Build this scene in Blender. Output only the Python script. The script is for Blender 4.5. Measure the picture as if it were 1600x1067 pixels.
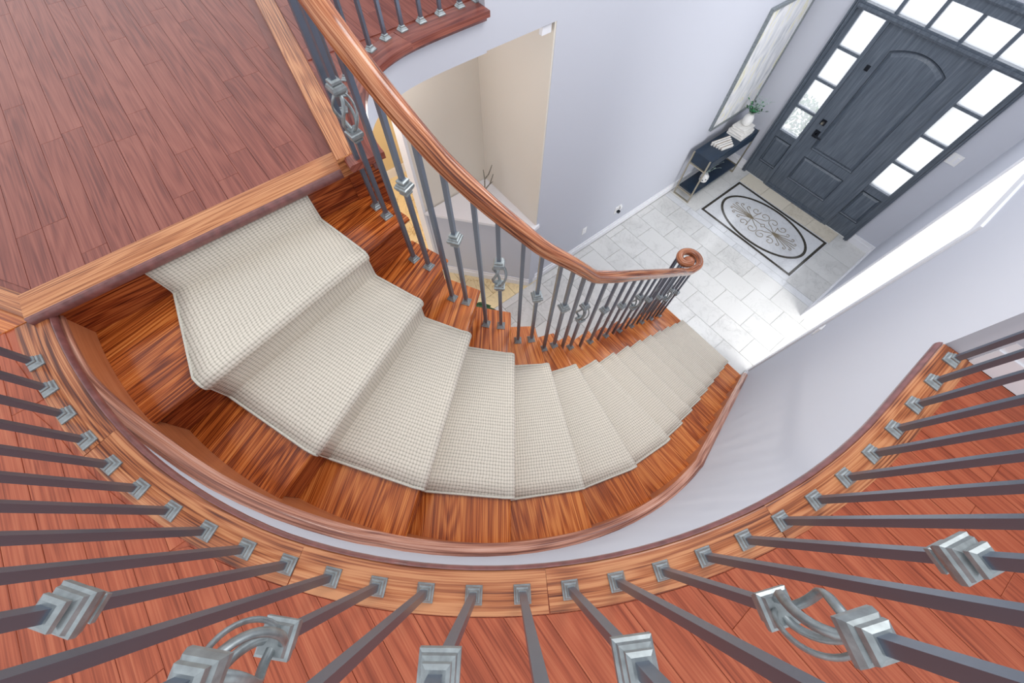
import bpy, math, random
from mathutils import Vector, Matrix
random.seed(7)
for o in list(bpy.data.objects): bpy.data.objects.remove(o, do_unlink=True)
S = bpy.context.scene
COL = S.collection
PI = math.pi
R = math.radians

# ------------------------------------------------------------------ camera (solved from vanishing points of the photo)
F_PX, NX, NY, ROT = 588.375, 792.522, 811.947, -0.9033
ZC = 4.30
def cam_matrix():
    D = Vector(((NX-800)/F_PX, (NY-533.5)/F_PX, 1)).normalized()
    ex = (Vector((1,0,0)) - D*D.x).normalized(); ey = D.cross(ex)
    ca, sa = math.cos(ROT), math.sin(ROT)
    def w(c):
        u0, u1 = c.dot(ex), c.dot(ey)
        return Vector((ca*u0-sa*u1, -(sa*u0+ca*u1), -c.dot(D)))
    cx, cy, cz = w(Vector((1,0,0))), w(Vector((0,-1,0))), w(Vector((0,0,-1)))
    return Matrix(((cx.x,cy.x,cz.x,0),(cx.y,cy.y,cz.y,0),(cx.z,cy.z,cz.z,ZC),(0,0,0,1)))
cd = bpy.data.cameras.new('camera'); cam = bpy.data.objects.new('camera', cd); COL.objects.link(cam)
cam.matrix_world = cam_matrix()
cd.sensor_width = 36; cd.lens = F_PX/1600*36; cd.clip_start = 0.02; cd.clip_end = 200
S.camera = cam

# ------------------------------------------------------------------ world, daylight, exposure
wd = bpy.data.worlds.new('daylight'); S.world = wd; wd.use_nodes = True
bg = wd.node_tree.nodes['Background']; bg.inputs[0].default_value = (0.93,0.96,1.0,1); bg.inputs[1].default_value = 1.0
def area(name, loc, target, sx, sy, power, col=(1,1,1)):
    l = bpy.data.lights.new(name, 'AREA'); l.shape = 'RECTANGLE'; l.size = sx; l.size_y = sy; l.energy = power; l.color = col
    o = bpy.data.objects.new(name, l); COL.objects.link(o); o.location = loc
    o.rotation_euler = (Vector(target)-Vector(loc)).to_track_quat('-Z','Y').to_euler(); return o
area('upper_window_daylight', (-0.77,6.34,4.0), (-0.77,0,3.4), 1.6, .85, 20, (0.95,0.97,1))   # daylight at the window over the door
area('porch_daylight', (-0.77,8.6,2.6), (-0.77,6.2,1.2), 3.2, 2.6, 60, (1,1,1))                  # daylight on the porch side of the door
area('side_room_window_daylight', (2.55,3.25,1.6), (0.6,4.4,1.1), 1.3, 1.6, 75, (1,0.98,0.95))    # window of the room beside the foyer
def lamp(name, loc, power, rad, col=(1,1,1)):
    l = bpy.data.lights.new(name, 'POINT'); l.energy = power; l.shadow_soft_size = rad; l.color = col
    o = bpy.data.objects.new(name, l); COL.objects.link(o); o.location = loc; return o
lamp('niche_added_fill', (-2.55,1.15,2.6), 4.6, .12, (1,.95,.88))  # added fill without a fixture, brightens the beige niche walls
lamp('foyer_added_fill', (-0.75,1.9,5.0), 66, .4, (1,.98,.95))  # unseen fill added high in the foyer to lift the stairwell and front wall
lamp('front_wall_added_fill', (-0.75,4.1,4.75), 30, .25, (1,.98,.95))  # second added fill, no real fitting; lightens the front wall and door
lamp('niche_room_light', (-3.7,1.0,2.6), 60, .12, (1,.93,.82))
S.view_settings.view_transform = 'Standard'; S.view_settings.look = 'None'
S.view_settings.gamma = 1; S.view_settings.use_curve_mapping = False
S.view_settings.exposure = 0.38

# ------------------------------------------------------------------ helpers
def lin(c):
    return tuple(((v/255)/12.92 if v/255 <= .04045 else ((v/255+.055)/1.055)**2.4) for v in c)+(1,)
def newmat(name):
    m = bpy.data.materials.new(name); m.use_nodes = True
    nt = m.node_tree; b = nt.nodes['Principled BSDF']; return m, nt, b
def N(nt, t, **kw):
    n = nt.nodes.new(t)
    for k, v in kw.items():
        if k in ('op',): n.operation = v
        else: setattr(n, k, v)
    return n
def math_(nt, op, a, b=None, c=None):
    n = nt.nodes.new('ShaderNodeMath'); n.operation = op
    for i, v in enumerate((a, b, c)):
        if v is None: continue
        if isinstance(v, (int, float)): n.inputs[i].default_value = v
        else: nt.links.new(v, n.inputs[i])
    return n.outputs[0]
def ramp(nt, fac, stops):
    n = nt.nodes.new('ShaderNodeValToRGB'); e = n.color_ramp.elements
    while len(e) < len(stops): e.new(.5)
    for el, (p, c) in zip(e, stops): el.position = p; el.color = c
    nt.links.new(fac, n.inputs[0]); return n.outputs[0]
def bump(nt, b, h, strength, dist=.002):
    n = nt.nodes.new('ShaderNodeBump'); n.inputs['Strength'].default_value = strength; n.inputs['Distance'].default_value = dist
    nt.links.new(h, n.inputs['Height']); nt.links.new(n.outputs[0], b.inputs['Normal'])
def plain(name, c, rough=.5, metal=0, spec=.5, noise=0, nscale=30, coat=0):
    m, nt, b = newmat(name)
    b.inputs['Base Color'].default_value = lin(c); b.inputs['Roughness'].default_value = rough
    b.inputs['Metallic'].default_value = metal; b.inputs['Specular IOR Level'].default_value = spec
    b.inputs['Coat Weight'].default_value = coat
    if noise:
        tc = N(nt,'ShaderNodeTexCoord'); n = N(nt,'ShaderNodeTexNoise'); n.inputs['Scale'].default_value = nscale; n.inputs['Detail'].default_value = 4
        nt.links.new(tc.outputs['Object'], n.inputs['Vector'])
        d = tuple(int(v*(1-noise)) for v in c); l = tuple(min(255,int(v*(1+noise*.6))) for v in c)
        nt.links.new(ramp(nt, n.outputs[0], [(.3,lin(d)),(.7,lin(l))]), b.inputs['Base Color'])
    return m
def wood(name, dark, mid, light, rough=.3, coat=.3, rings=6, uf=1.3, vf=9, streak=200, vary=.15, contrast=1.0):
    m, nt, b = newmat(name)
    uv = N(nt,'ShaderNodeUVMap'); sp = N(nt,'ShaderNodeSeparateXYZ'); nt.links.new(uv.outputs[0], sp.inputs[0])
    oi = N(nt,'ShaderNodeObjectInfo')
    def noise(su, sv, det, off):
        c = N(nt,'ShaderNodeCombineXYZ')
        nt.links.new(math_(nt,'MULTIPLY',sp.outputs[0],su), c.inputs[0]); nt.links.new(math_(nt,'MULTIPLY',sp.outputs[1],sv), c.inputs[1])
        nt.links.new(math_(nt,'MULTIPLY_ADD',oi.outputs['Random'],40.0,off), c.inputs[2])
        n = N(nt,'ShaderNodeTexNoise'); n.inputs['Scale'].default_value = 1; n.inputs['Detail'].default_value = det
        nt.links.new(c.outputs[0], n.inputs['Vector']); return n.outputs[0]
    n1 = noise(uf, vf, 1.5, 0.0)
    ring = math_(nt,'SINE', math_(nt,'MULTIPLY', n1, rings*2*PI))
    st = noise(2.6, streak, 4, 5.0)
    br = noise(.8, 3.5, 2, 9.0)
    f = math_(nt,'MULTIPLY_ADD', ring, .17*contrast, .5)
    f = math_(nt,'ADD', f, math_(nt,'MULTIPLY', math_(nt,'SUBTRACT',st,.5), 1.9*contrast))
    f = math_(nt,'ADD', f, math_(nt,'MULTIPLY', math_(nt,'SUBTRACT',br,.5), .5))
    f = math_(nt,'ADD', f, math_(nt,'MULTIPLY', math_(nt,'SUBTRACT',oi.outputs['Random'],.5), vary))
    col = ramp(nt, f, [(.12,lin(dark)),(.5,lin(mid)),(.85,lin(light))])
    nt.links.new(col, b.inputs['Base Color'])
    b.inputs['Roughness'].default_value = rough; b.inputs['Specular IOR Level'].default_value = .3; b.inputs['Coat Weight'].default_value = coat*.5; b.inputs['Coat Roughness'].default_value = .15
    bump(nt, b, f, .12, .001)
    return m
def link(o, parent=None):
    COL.objects.link(o)
    if parent is not None: o.parent = parent
    return o
def mesh(name, verts, faces, mat, parent=None, grain=None, uvs=None, smooth=False):
    me = bpy.data.meshes.new(name); me.from_pydata([tuple(v) for v in verts], [], faces); me.update()
    if mat is not None: me.materials.append(mat)
    if uvs is not None or grain is not None:
        ul = me.uv_layers.new(name='UVMap')
        if uvs is not None:
            for p in me.polygons:
                for li in p.loop_indices: ul.data[li].uv = uvs[me.loops[li].vertex_index]
        else:
            g = Vector(grain).normalized(); ru, rv = random.uniform(0,20), random.uniform(0,20)
            for p in me.polygons:
                n = p.normal; gp = g - n*g.dot(n)
                if gp.length < .2: gp = n.orthogonal()
                gp.normalize(); h = n.cross(gp)
                for li in p.loop_indices:
                    co = me.vertices[me.loops[li].vertex_index].co; ul.data[li].uv = (co.dot(gp)+ru, co.dot(h)+rv)
    if smooth:
        for p in me.polygons: p.use_smooth = True
        try: me.set_sharp_from_angle(angle=R(40))
        except Exception: pass
    return link(bpy.data.objects.new(name, me), parent)
def tag(o, label, cat, group=None):
    o['label'] = label; o['category'] = cat
    if group: o['group'] = group
    return o
def empty(name, loc=(0,0,0), label=None, cat=None, group=None):
    o = bpy.data.objects.new(name, None); COL.objects.link(o); o.location = loc; o.empty_display_size = .1
    if label: tag(o, label, cat, group)
    return o
def structure(o): o['kind'] = 'structure'; return o
def boxvf(x0,x1,y0,y1,z0,z1):
    v = [(x0,y0,z0),(x1,y0,z0),(x1,y1,z0),(x0,y1,z0),(x0,y0,z1),(x1,y0,z1),(x1,y1,z1),(x0,y1,z1)]
    return v, [(0,3,2,1),(4,5,6,7),(0,1,5,4),(1,2,6,5),(2,3,7,6),(3,0,4,7)]
def box(name, x0,x1,y0,y1,z0,z1, mat, parent=None, grain=None):
    v, f = boxvf(min(x0,x1),max(x0,x1),min(y0,y1),max(y0,y1),min(z0,z1),max(z0,z1))
    return mesh(name, v, f, mat, parent, grain)
def boxes(name, bl, mat, parent=None, grain=None):
    V, Fc = [], []
    for b in bl:
        v, f = boxvf(*b); n = len(V); V += v; Fc += [tuple(i+n for i in q) for q in f]
    return mesh(name, V, Fc, mat, parent, grain)
def prism(name, poly, z0, z1, mat, parent=None, grain=None, bevel=0):
    """poly: plan polygon counter-clockwise; optional small chamfer on the top edge"""
    a = sum(poly[i][0]*poly[(i+1)%len(poly)][1]-poly[(i+1)%len(poly)][0]*poly[i][1] for i in range(len(poly)))
    if a < 0: poly = poly[::-1]
    n = len(poly); V = [(p[0],p[1],z0) for p in poly]; Fc = [tuple(range(n))[::-1]]
    if bevel:
        cx = sum(p[0] for p in poly)/n; cy = sum(p[1] for p in poly)/n
        V += [(p[0],p[1],z1-bevel) for p in poly]
        for i in range(n):
            p0, p1, p2 = Vector(poly[i-1]), Vector(poly[i]), Vector(poly[(i+1)%n])
            e1, e2 = (p1-p0), (p2-p1)
            if e1.length < 1e-6 or e2.length < 1e-6: V.append((p1.x,p1.y,z1)); continue
            e1.normalize(); e2.normalize()
            nn = Vector((-e1.y,e1.x)) + Vector((-e2.y,e2.x))
            nn = nn.normalized()*bevel if nn.length > 1e-6 else Vector((0,0))
            V.append((p1.x+nn.x, p1.y+nn.y, z1))
        rows = 3
    else:
        V += [(p[0],p[1],z1) for p in poly]; rows = 2
    for r in range(rows-1):
        for i in range(n):
            j = (i+1)%n; Fc.append((r*n+i, r*n+j, (r+1)*n+j, (r+1)*n+i))
    Fc.append(tuple((rows-1)*n+i for i in range(n)))
    return mesh(name, V, Fc, mat, parent, grain)
def sweep(name, path, profile, mat, parent=None, closed_profile=True, frames=None, smooth=True, caps=True):
    """path: 3D points; profile: (lateral,up) list; lateral is to the right of travel in plan"""
    P = [Vector(p) for p in path]; n = len(P); m = len(profile); V, U, Fc = [], [], []; L = 0
    ru, rv = random.uniform(0,20), random.uniform(0,20)
    per = [0]
    for i in range(m): a, b = profile[i], profile[(i+1)%m]; per.append(per[-1]+math.hypot(a[0]-b[0],a[1]-b[1]))
    mm = m+1 if closed_profile else m
    for i in range(n):
        if i: L += (P[i]-P[i-1]).length
        if frames: side, up = frames[i]
        else:
            t = (P[min(i+1,n-1)]-P[max(i-1,0)]).normalized(); side = t.cross(Vector((0,0,1)))
            side = side.normalized() if side.length > 1e-4 else Vector((1,0,0)); up = side.cross(t).normalized()
        for k in range(mm):
            a = profile[k % m]; V.append(P[i]+side*a[0]+up*a[1]); U.append((L+ru, per[k]+rv))
    for i in range(n-1):
        for k in range(mm-1):
            Fc.append((i*mm+k, (i+1)*mm+k, (i+1)*mm+k+1, i*mm+k+1))
    if caps and closed_profile:
        Fc.append(tuple(range(m))); Fc.append(tuple((n-1)*mm+k for k in range(m))[::-1])
    o = mesh(name, V, Fc, mat, parent, uvs=U)
    import bmesh
    bm = bmesh.new(); bm.from_mesh(o.data); bmesh.ops.recalc_face_normals(bm, faces=bm.faces); bm.to_mesh(o.data); bm.free()
    if smooth:
        for p in o.data.polygons: p.use_smooth = True
        o.data.set_sharp_from_angle(angle=R(38))
    return o
def tubes(name, paths, rad, mat, parent=None, sides=6, taper=None):
    V, Fc = [], []
    for path in paths:
        P = [Vector(p) for p in path]; n = len(P); base = len(V)
        ref = None
        for i in range(n):
            t = (P[min(i+1,n-1)]-P[max(i-1,0)]).normalized()
            if ref is None: ref = t.orthogonal().normalized()
            s = (ref - t*ref.dot(t)).normalized(); u = t.cross(s); ref = s
            rr = rad if taper is None else rad*(1-(1-taper)*i/(n-1))
            for k in range(sides): a = 2*PI*k/sides; V.append(P[i]+s*rr*math.cos(a)+u*rr*math.sin(a))
        for i in range(n-1):
            for k in range(sides): k2 = (k+1)%sides; Fc.append((base+i*sides+k, base+i*sides+k2, base+(i+1)*sides+k2, base+(i+1)*sides+k))
        Fc.append(tuple(base+k for k in range(sides))[::-1]); Fc.append(tuple(base+(n-1)*sides+k for k in range(sides)))
    return mesh(name, V, Fc, mat, parent, smooth=True)
def ngon_stack(prof, sides=4, rot=PI/4, cap=True):
    """stack of regular rings (half width w at z); sides=4 -> square collars"""
    V, Fc = [], []
    k = 1/math.cos(PI/sides)
    for z, w in prof:
        for i in range(sides): a = rot+2*PI*i/sides; V.append((w*k*math.cos(a), w*k*math.sin(a), z))
    for j in range(len(prof)-1):
        for i in range(sides): i2 = (i+1)%sides; Fc.append((j*sides+i, j*sides+i2, (j+1)*sides+i2, (j+1)*sides+i))
    Fc.append(tuple(range(sides))[::-1]); Fc.append(tuple((len(prof)-1)*sides+i for i in range(sides)))
    return V, Fc
def lathe(name, prof, mat, parent=None, loc=(0,0,0), sides=20):
    V, Fc = ngon_stack(prof, sides, 0); V = [(v[0]+loc[0],v[1]+loc[1],v[2]+loc[2]) for v in V]
    return mesh(name, V, Fc, mat, parent, smooth=True)
def clip(poly, a, b, c):
    """keep the part of poly with a*x+b*y <= c"""
    out = []
    for i in range(len(poly)):
        p, q = poly[i], poly[(i+1)%len(poly)]; dp, dq = a*p[0]+b*p[1]-c, a*q[0]+b*q[1]-c
        if dp <= 0: out.append(p)
        if (dp < 0 < dq) or (dq < 0 < dp):
            t = dp/(dp-dq); out.append((p[0]+(q[0]-p[0])*t, p[1]+(q[1]-p[1])*t))
    return out
def band(name, A, B, z0, z1, mat, parent=None, grain=None):
    """slab between two plan curves with the same number of points"""
    n = len(A); V = [(p[0],p[1],z) for P in (A,B) for z in (z0,z1) for p in P]; Fc = []
    for i in range(n-1):
        Fc += [(n+i,n+i+1,3*n+i+1,3*n+i),(i,2*n+i,2*n+i+1,i+1),(i,i+1,n+i+1,n+i),(2*n+i,3*n+i,3*n+i+1,2*n+i+1)]
    Fc += [(0,n,3*n,2*n),(n-1,3*n-1,4*n-1,2*n-1)]
    o = mesh(name, V, Fc, mat, parent)
    import bmesh
    bm = bmesh.new(); bm.from_mesh(o.data); bmesh.ops.recalc_face_normals(bm, faces=bm.faces); bm.to_mesh(o.data); bm.free()
    if grain:
        ul = o.data.uv_layers.new(name='UVMap'); g = Vector(grain).normalized(); h = Vector((-g.y,g.x,0))
        for p in o.data.polygons:
            for li in p.loop_indices:
                co = o.data.vertices[o.data.loops[li].vertex_index].co; ul.data[li].uv = (co.dot(g), co.dot(h)+co.z)
    return o
def clean(P):
    out = []
    for p in P:
        if not out or (Vector(p)-Vector(out[-1])).length > 6e-4: out.append(p)
    while len(out) > 1 and (Vector(out[0])-Vector(out[-1])).length < 6e-4: out.pop()
    return out
def parea(p): return abs(sum(p[i][0]*p[(i+1)%len(p)][1]-p[(i+1)%len(p)][0]*p[i][1] for i in range(len(p))))/2

# ------------------------------------------------------------------ materials
M = {}
M['floor_hall'] = wood('hall_oak', (118,50,30), (166,82,54), (184,104,72), rough=.36, coat=.08, rings=8, uf=1.1, vf=11, streak=210, vary=.14, contrast=.6)
M['floor_land'] = wood('landing_oak', (104,48,40), (136,72,59), (152,88,73), rough=.38, coat=.1, rings=8, uf=1.1, vf=11, streak=190, vary=.13, contrast=.7)
M['strip'] = wood('dark_strip_oak', (92,40,32), (126,64,52), (142,78,64), rough=.35, coat=.2, contrast=.5)
M['tread'] = wood('tread_oak', (106,42,14), (180,92,38), (214,134,70), rough=.24, coat=.4, rings=13, uf=.8, vf=8, streak=260, vary=.4, contrast=.95)
M['riser'] = wood('riser_oak', (78,28,14), (138,62,30), (176,96,50), rough=.25, coat=.4, rings=10, uf=1.6, vf=14, streak=260, vary=.3)
M['border'] = wood('border_oak', (92,50,38), (164,96,60), (196,134,92), rough=.28, coat=.35, rings=11, uf=1.2, vf=10, streak=240, vary=.4, contrast=1.05)
M['nosing'] = wood('nosing_oak', (112,60,34), (176,108,66), (206,144,98), rough=.3, coat=.3, rings=10, uf=.8, vf=16, streak=260, vary=.3, contrast=1.0)
M['skirt'] = wood('skirt_oak', (146,80,48), (178,108,70), (192,126,88), rough=.35, coat=.25, rings=3, vf=7, streak=120, vary=.1, contrast=.4)
M['cap'] = wood('cap_oak', (116,70,60), (176,120,98), (206,156,136), rough=.28, coat=.4, rings=5, vf=14, streak=160, vary=.1, contrast=.9)
M['rail'] = wood('rail_oak', (88,42,26), (164,96,62), (202,142,104), rough=.2, coat=.55, rings=9, uf=.8, vf=16, streak=240, vary=.1, contrast=1.0)
M['gallery'] = wood('gallery_oak', (84,38,34), (132,70,58), (164,98,80), rough=.3, coat=.3, rings=6, vf=12, streak=200, vary=.1, contrast=.7)
M['cove'] = plain('cove_mahogany', (124,78,76), .3, coat=.4, noise=.15)
M['iron'] = plain('satin_iron', (118,127,142), .33, metal=.75)
M['pewter'] = plain('pewter_casting', (150,157,160), .4, metal=.6, noise=.12, nscale=60)
M['wall'] = plain('wall_paint', (200,203,213), .75, spec=.25)
M['wall_beige'] = plain('wall_paint_beige', (226,220,209), .75, spec=.25)
M['wall_tan'] = plain('wall_paint_tan', (222,202,160), .75, spec=.25)
M['white'] = plain('trim_white', (236,237,242), .4)
M['plate'] = plain('plate_white', (240,240,240), .35)
M['door'] = None
M['iron_dark'] = plain('door_iron', (32,36,44), .35, metal=.7)
M['navy'] = plain('navy_lacquer', (30,48,68), .35, noise=.12, nscale=8)
M['champagne'] = plain('champagne_metal', (176,168,150), .35, metal=.7)
M['ceramic'] = plain('white_ceramic', (236,236,234), .3)
M['paper'] = plain('book_paper', (232,230,226), .7, noise=.04)
M['tancover'] = plain('book_tan', (190,160,128), .6)
M['leaf'] = plain('leaf_green', (52,128,78), .5, noise=.3, nscale=40)
M['leafdark'] = plain('leaf_dark', (20,70,32), .45, noise=.3, nscale=40)
M['leafgrey'] = plain('leaf_grey', (168,186,180), .6, noise=.1)
M['silver'] = plain('antique_silver', (150,146,134), .35, metal=.8, noise=.2, nscale=80)
M['bush'] = plain('bush_green', (62,118,52), .7, noise=.35, nscale=12)
M['porch'] = plain('porch_concrete', (222,220,214), .8, noise=.05)
M['gold'] = plain('gold_edge', (186,146,84), .35, metal=.6)
M['grout'] = plain('tile_grout', (196,196,194), .7)
M['scroll'] = plain('inlay_bronze_stone', (138,126,104), .35)
M['pot'] = plain('pot_pale', (206,210,204), .5)
def marble(name, base, vein, rough, scale=3.0, amt=.6, vary=.12, coat=.0):
    m, nt, b = newmat(name)
    tc = N(nt,'ShaderNodeTexCoord'); oi = N(nt,'ShaderNodeObjectInfo')
    va = N(nt,'ShaderNodeVectorMath', operation='MULTIPLY_ADD'); cb = N(nt,'ShaderNodeCombineXYZ')
    for i in range(3): nt.links.new(math_(nt,'MULTIPLY',oi.outputs['Random'],17.0+9*i), cb.inputs[i])
    nt.links.new(tc.outputs['Object'], va.inputs[0]); va.inputs[1].default_value = (1,1,1); nt.links.new(cb.outputs[0], va.inputs[2])
    n = N(nt,'ShaderNodeTexNoise'); n.inputs['Scale'].default_value = scale; n.inputs['Detail'].default_value = 6; n.inputs['Distortion'].default_value = .8
    nt.links.new(va.outputs[0], n.inputs['Vector'])
    n2 = N(nt,'ShaderNodeTexNoise'); n2.inputs['Scale'].default_value = scale*2.2; n2.inputs['Detail'].default_value = 5; n2.inputs['Distortion'].default_value = 1.6
    nt.links.new(va.outputs[0], n2.inputs['Vector'])
    ridge = math_(nt,'ABSOLUTE', math_(nt,'SUBTRACT', n2.outputs[0], .5))
    v = math_(nt,'MULTIPLY', math_(nt,'SUBTRACT', .04, math_(nt,'MINIMUM', ridge, .04)), 25*amt)
    f = math_(nt,'ADD', math_(nt,'MULTIPLY', math_(nt,'SUBTRACT', n.outputs[0], .5), 1.1), math_(nt,'MULTIPLY', v, .4))
    f = math_(nt,'ADD', f, math_(nt,'MULTIPLY', math_(nt,'SUBTRACT', oi.outputs['Random'], .5), vary*3))
    hi = tuple(min(255,int(c*1.06)) for c in base)
    nt.links.new(ramp(nt, f, [(0,lin(hi)),(.28,lin(base)),(.75,lin(vein))]), b.inputs['Base Color'])
    b.inputs['Roughness'].default_value = rough; b.inputs['Coat Weight'].default_value = coat
    return m
M['tile'] = marble('tile_marble', (204,204,202), (166,167,166), .16, 2.6)
M['tile_warm'] = marble('tile_marble_warm', (226,208,166), (178,138,80), .25, 2.2, amt=.9)
M['tile_tan'] = marble('tile_travertine', (214,206,190), (184,168,142), .2, 3)
M['pale'] = marble('stone_pale', (206,208,211), (190,192,196), .14, 2, vary=.04)
M['emperador'] = marble('stone_dark', (58,54,48), (120,112,98), .2, 22, amt=1)
def door_mat():
    m, nt, b = newmat('door_slate')
    tc = N(nt,'ShaderNodeTexCoord'); mp = N(nt,'ShaderNodeMapping'); mp.inputs['Scale'].default_value = (60,60,4.0)
    nt.links.new(tc.outputs['Object'], mp.inputs[0]); n = N(nt,'ShaderNodeTexNoise'); n.inputs['Scale'].default_value = 1; n.inputs['Detail'].default_value = 5
    nt.links.new(mp.outputs[0], n.inputs['Vector'])
    nt.links.new(ramp(nt, n.outputs[0], [(.3,lin((78,88,100))),(.55,lin((95,105,117))),(.8,lin((114,123,133)))]), b.inputs['Base Color'])
    b.inputs['Roughness'].default_value = .38; bump(nt, b, n.outputs[0], .25, .002); return m
M['door'] = door_mat()
def pane_mat():
    m, nt, b = newmat('frosted_pane'); nt.nodes.remove(b)
    out = [n for n in nt.nodes if n.type == 'OUTPUT_MATERIAL'][0]
    t = N(nt,'ShaderNodeBsdfTranslucent'); t.inputs[0].default_value = (.96,.97,1,1)
    tr = N(nt,'ShaderNodeBsdfTransparent'); tr.inputs[0].default_value = (.97,.98,1,1)
    g = N(nt,'ShaderNodeBsdfGlossy'); g.inputs['Roughness'].default_value = .1
    a = N(nt,'ShaderNodeMixShader'); a.inputs[0].default_value = .72; nt.links.new(t.outputs[0], a.inputs[1]); nt.links.new(tr.outputs[0], a.inputs[2])
    c = N(nt,'ShaderNodeMixShader'); c.inputs[0].default_value = .05; nt.links.new(a.outputs[0], c.inputs[1]); nt.links.new(g.outputs[0], c.inputs[2])
    nt.links.new(c.outputs[0], out.inputs[0]); return m
M['pane'] = pane_mat()
def carpet_mat():
    m, nt, b = newmat('loop_carpet')
    uv = N(nt,'ShaderNodeUVMap'); sp = N(nt,'ShaderNodeSeparateXYZ'); nt.links.new(uv.outputs[0], sp.inputs[0])
    wn = N(nt,'ShaderNodeTexNoise'); wn.inputs['Scale'].default_value = 60; wn.inputs['Detail'].default_value = 3; nt.links.new(uv.outputs[0], wn.inputs['Vector'])
    wob = math_(nt,'MULTIPLY', math_(nt,'SUBTRACT', wn.outputs[0], .5), .006)
    u = math_(nt,'ADD', sp.outputs[0], wob); v = math_(nt,'ADD', sp.outputs[1], wob)
    ru = math_(nt,'ABSOLUTE', math_(nt,'SINE', math_(nt,'MULTIPLY', u, PI/.0165)))
    rv = math_(nt,'ABSOLUTE', math_(nt,'SINE', math_(nt,'MULTIPLY', v, PI/.0125)))
    h = math_(nt,'ADD', math_(nt,'MULTIPLY', math_(nt,'POWER', ru, .5), .52), math_(nt,'MULTIPLY', math_(nt,'POWER', rv, .5), .48))
    f2 = N(nt,'ShaderNodeTexNoise'); f2.inputs['Scale'].default_value = 420; nt.links.new(uv.outputs[0], f2.inputs['Vector'])
    hh = math_(nt,'ADD', h, math_(nt,'MULTIPLY', math_(nt,'SUBTRACT', f2.outputs[0], .5), .6))
    nt.links.new(ramp(nt, hh, [(.15,lin((126,120,108))),(.55,lin((200,192,178))),(1.0,lin((232,223,210)))]), b.inputs['Base Color'])
    b.inputs['Roughness'].default_value = .95; b.inputs['Specular IOR Level'].default_value = .1
    bump(nt, b, hh, .7, .004); return m
M['carpet'] = carpet_mat()
M['binding'] = plain('carpet_binding', (206,202,190), .9, noise=.08, nscale=200)
def art_mat():
    m, nt, b = newmat('abstract_canvas')
    tc = N(nt,'ShaderNodeTexCoord'); mp = N(nt,'ShaderNodeMapping'); mp.inputs['Rotation'].default_value = (R(38),0,0); mp.inputs['Scale'].default_value = (1,5.5,1.5)
    nt.links.new(tc.outputs['Object'], mp.inputs[0]); n = N(nt,'ShaderNodeTexNoise'); n.inputs['Scale'].default_value = 1.6; n.inputs['Detail'].default_value = 6; n.inputs['Distortion'].default_value = 1
    nt.links.new(mp.outputs[0], n.inputs['Vector'])
    nt.links.new(ramp(nt, n.outputs[0], [(.25,lin((168,172,178))),(.42,lin((214,216,220))),(.55,lin((236,236,238))),(.63,lin((226,222,190))),(.72,lin((240,240,240)))]), b.inputs['Base Color'])
    b.inputs['Roughness'].default_value = .4; return m
M['art'] = art_mat()

# ------------------------------------------------------------------ dimensions
CX, CY = -1.55, 1.15            # centre of the curved part of the stair
ZL = 3.13; RISE = ZL/16; ZF = 3.105; ZB = 3.20
RW, RSK, RE, RB2 = 2.07, 2.026, 2.026, 2.16     # wall, skirt face, hall edge, border back
XW = CX+RW
def tz(k): return ZL-RISE*k
def pol(r, a): return (CX+r*math.cos(R(a)), CY+r*math.sin(R(a)))
OANG = [-90,-75.4,-61.8,-48.6,-36.2,-24.1,-12.0,-0.4]
RUN = .2425
INN = {0:(-1.525,.335),1:(-1.307,.43),2:(-1.135,.502),3:(-.995,.588),4:(-.868,.705),5:(-.780,.836),6:(-.728,.982),7:(-.705,1.143)}
def nose(k):
    """plan line (inner point, outer point) of the front edge of tread k"""
    if k <= 7:
        o = pol(RSK, OANG[k]); 
        if k == 0: o = (-1.525, CY-RSK)
        return Vector(INN[k]), Vector(o)
    y = CY-.007+RUN*(k-7); return Vector((-.695,y)), Vector((CX+RSK,y))
def back(k, d):
    """nose line of tread k moved d metres up-stair"""
    a, b = nose(k); t = (b-a).normalized(); n = Vector((t.y,-t.x))     # up-stair side
    a2, b2 = nose(max(k-1,0)) if k else (a-Vector((1,0)), b-Vector((1,0)))
    if k and n.dot((a2+b2)/2-(a+b)/2) < 0: n = -n
    if not k: n = Vector((-1,0))
    return a+n*d, b+n*d

# ------------------------------------------------------------------ ground floor: tiles, inlay, walls
fl = structure(box('floor', -5.6, 3.2, -1.2, 6.22, -.06, -.012, M['grout']))
def tile(x0,x1,y0,y1,mat,z=0.0,name='tile'):
    g = .0022
    v, f = boxvf(-(x1-x0)/2+g,(x1-x0)/2-g,-(y1-y0)/2+g,(y1-y0)/2-g,-.012,0)
    key = (round(x1-x0,3),round(y1-y0,3),mat.name)
    if key not in TM:
        me = bpy.data.meshes.new(name); me.from_pydata(v, [], f); me.materials.append(mat); TM[key] = me
    o = bpy.data.objects.new(name, TM[key]); link(o, fl); o.location = ((x0+x1)/2,(y0+y1)/2,z); return o
TM = {}
TX, TY = .46, .3225
row = 0; y = 4.74-TY
while y > 1.0:
    off = 0 if row % 2 == 0 else TX/2
    x = -2.09
    x1 = .075 - off - 12*TX
    while x1 <= x+1e-3: x1 += TX
    xm = .70 if y > 3.2 else .50
    while x < xm-1e-6:
        xe = min(x1, xm)
        if xe-x > .02 and not (x > -.55 and y < 2.6): tile(x, xe, y, y+TY, M['tile'])
        x = xe; x1 += TX
    y -= TY; row += 1
yy = 4.74
for x in range(6): tile(-2.09+x*.43, -2.09+(x+1)*.43, yy, yy+.115, M['pale'])
y0 = 4.855
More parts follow.
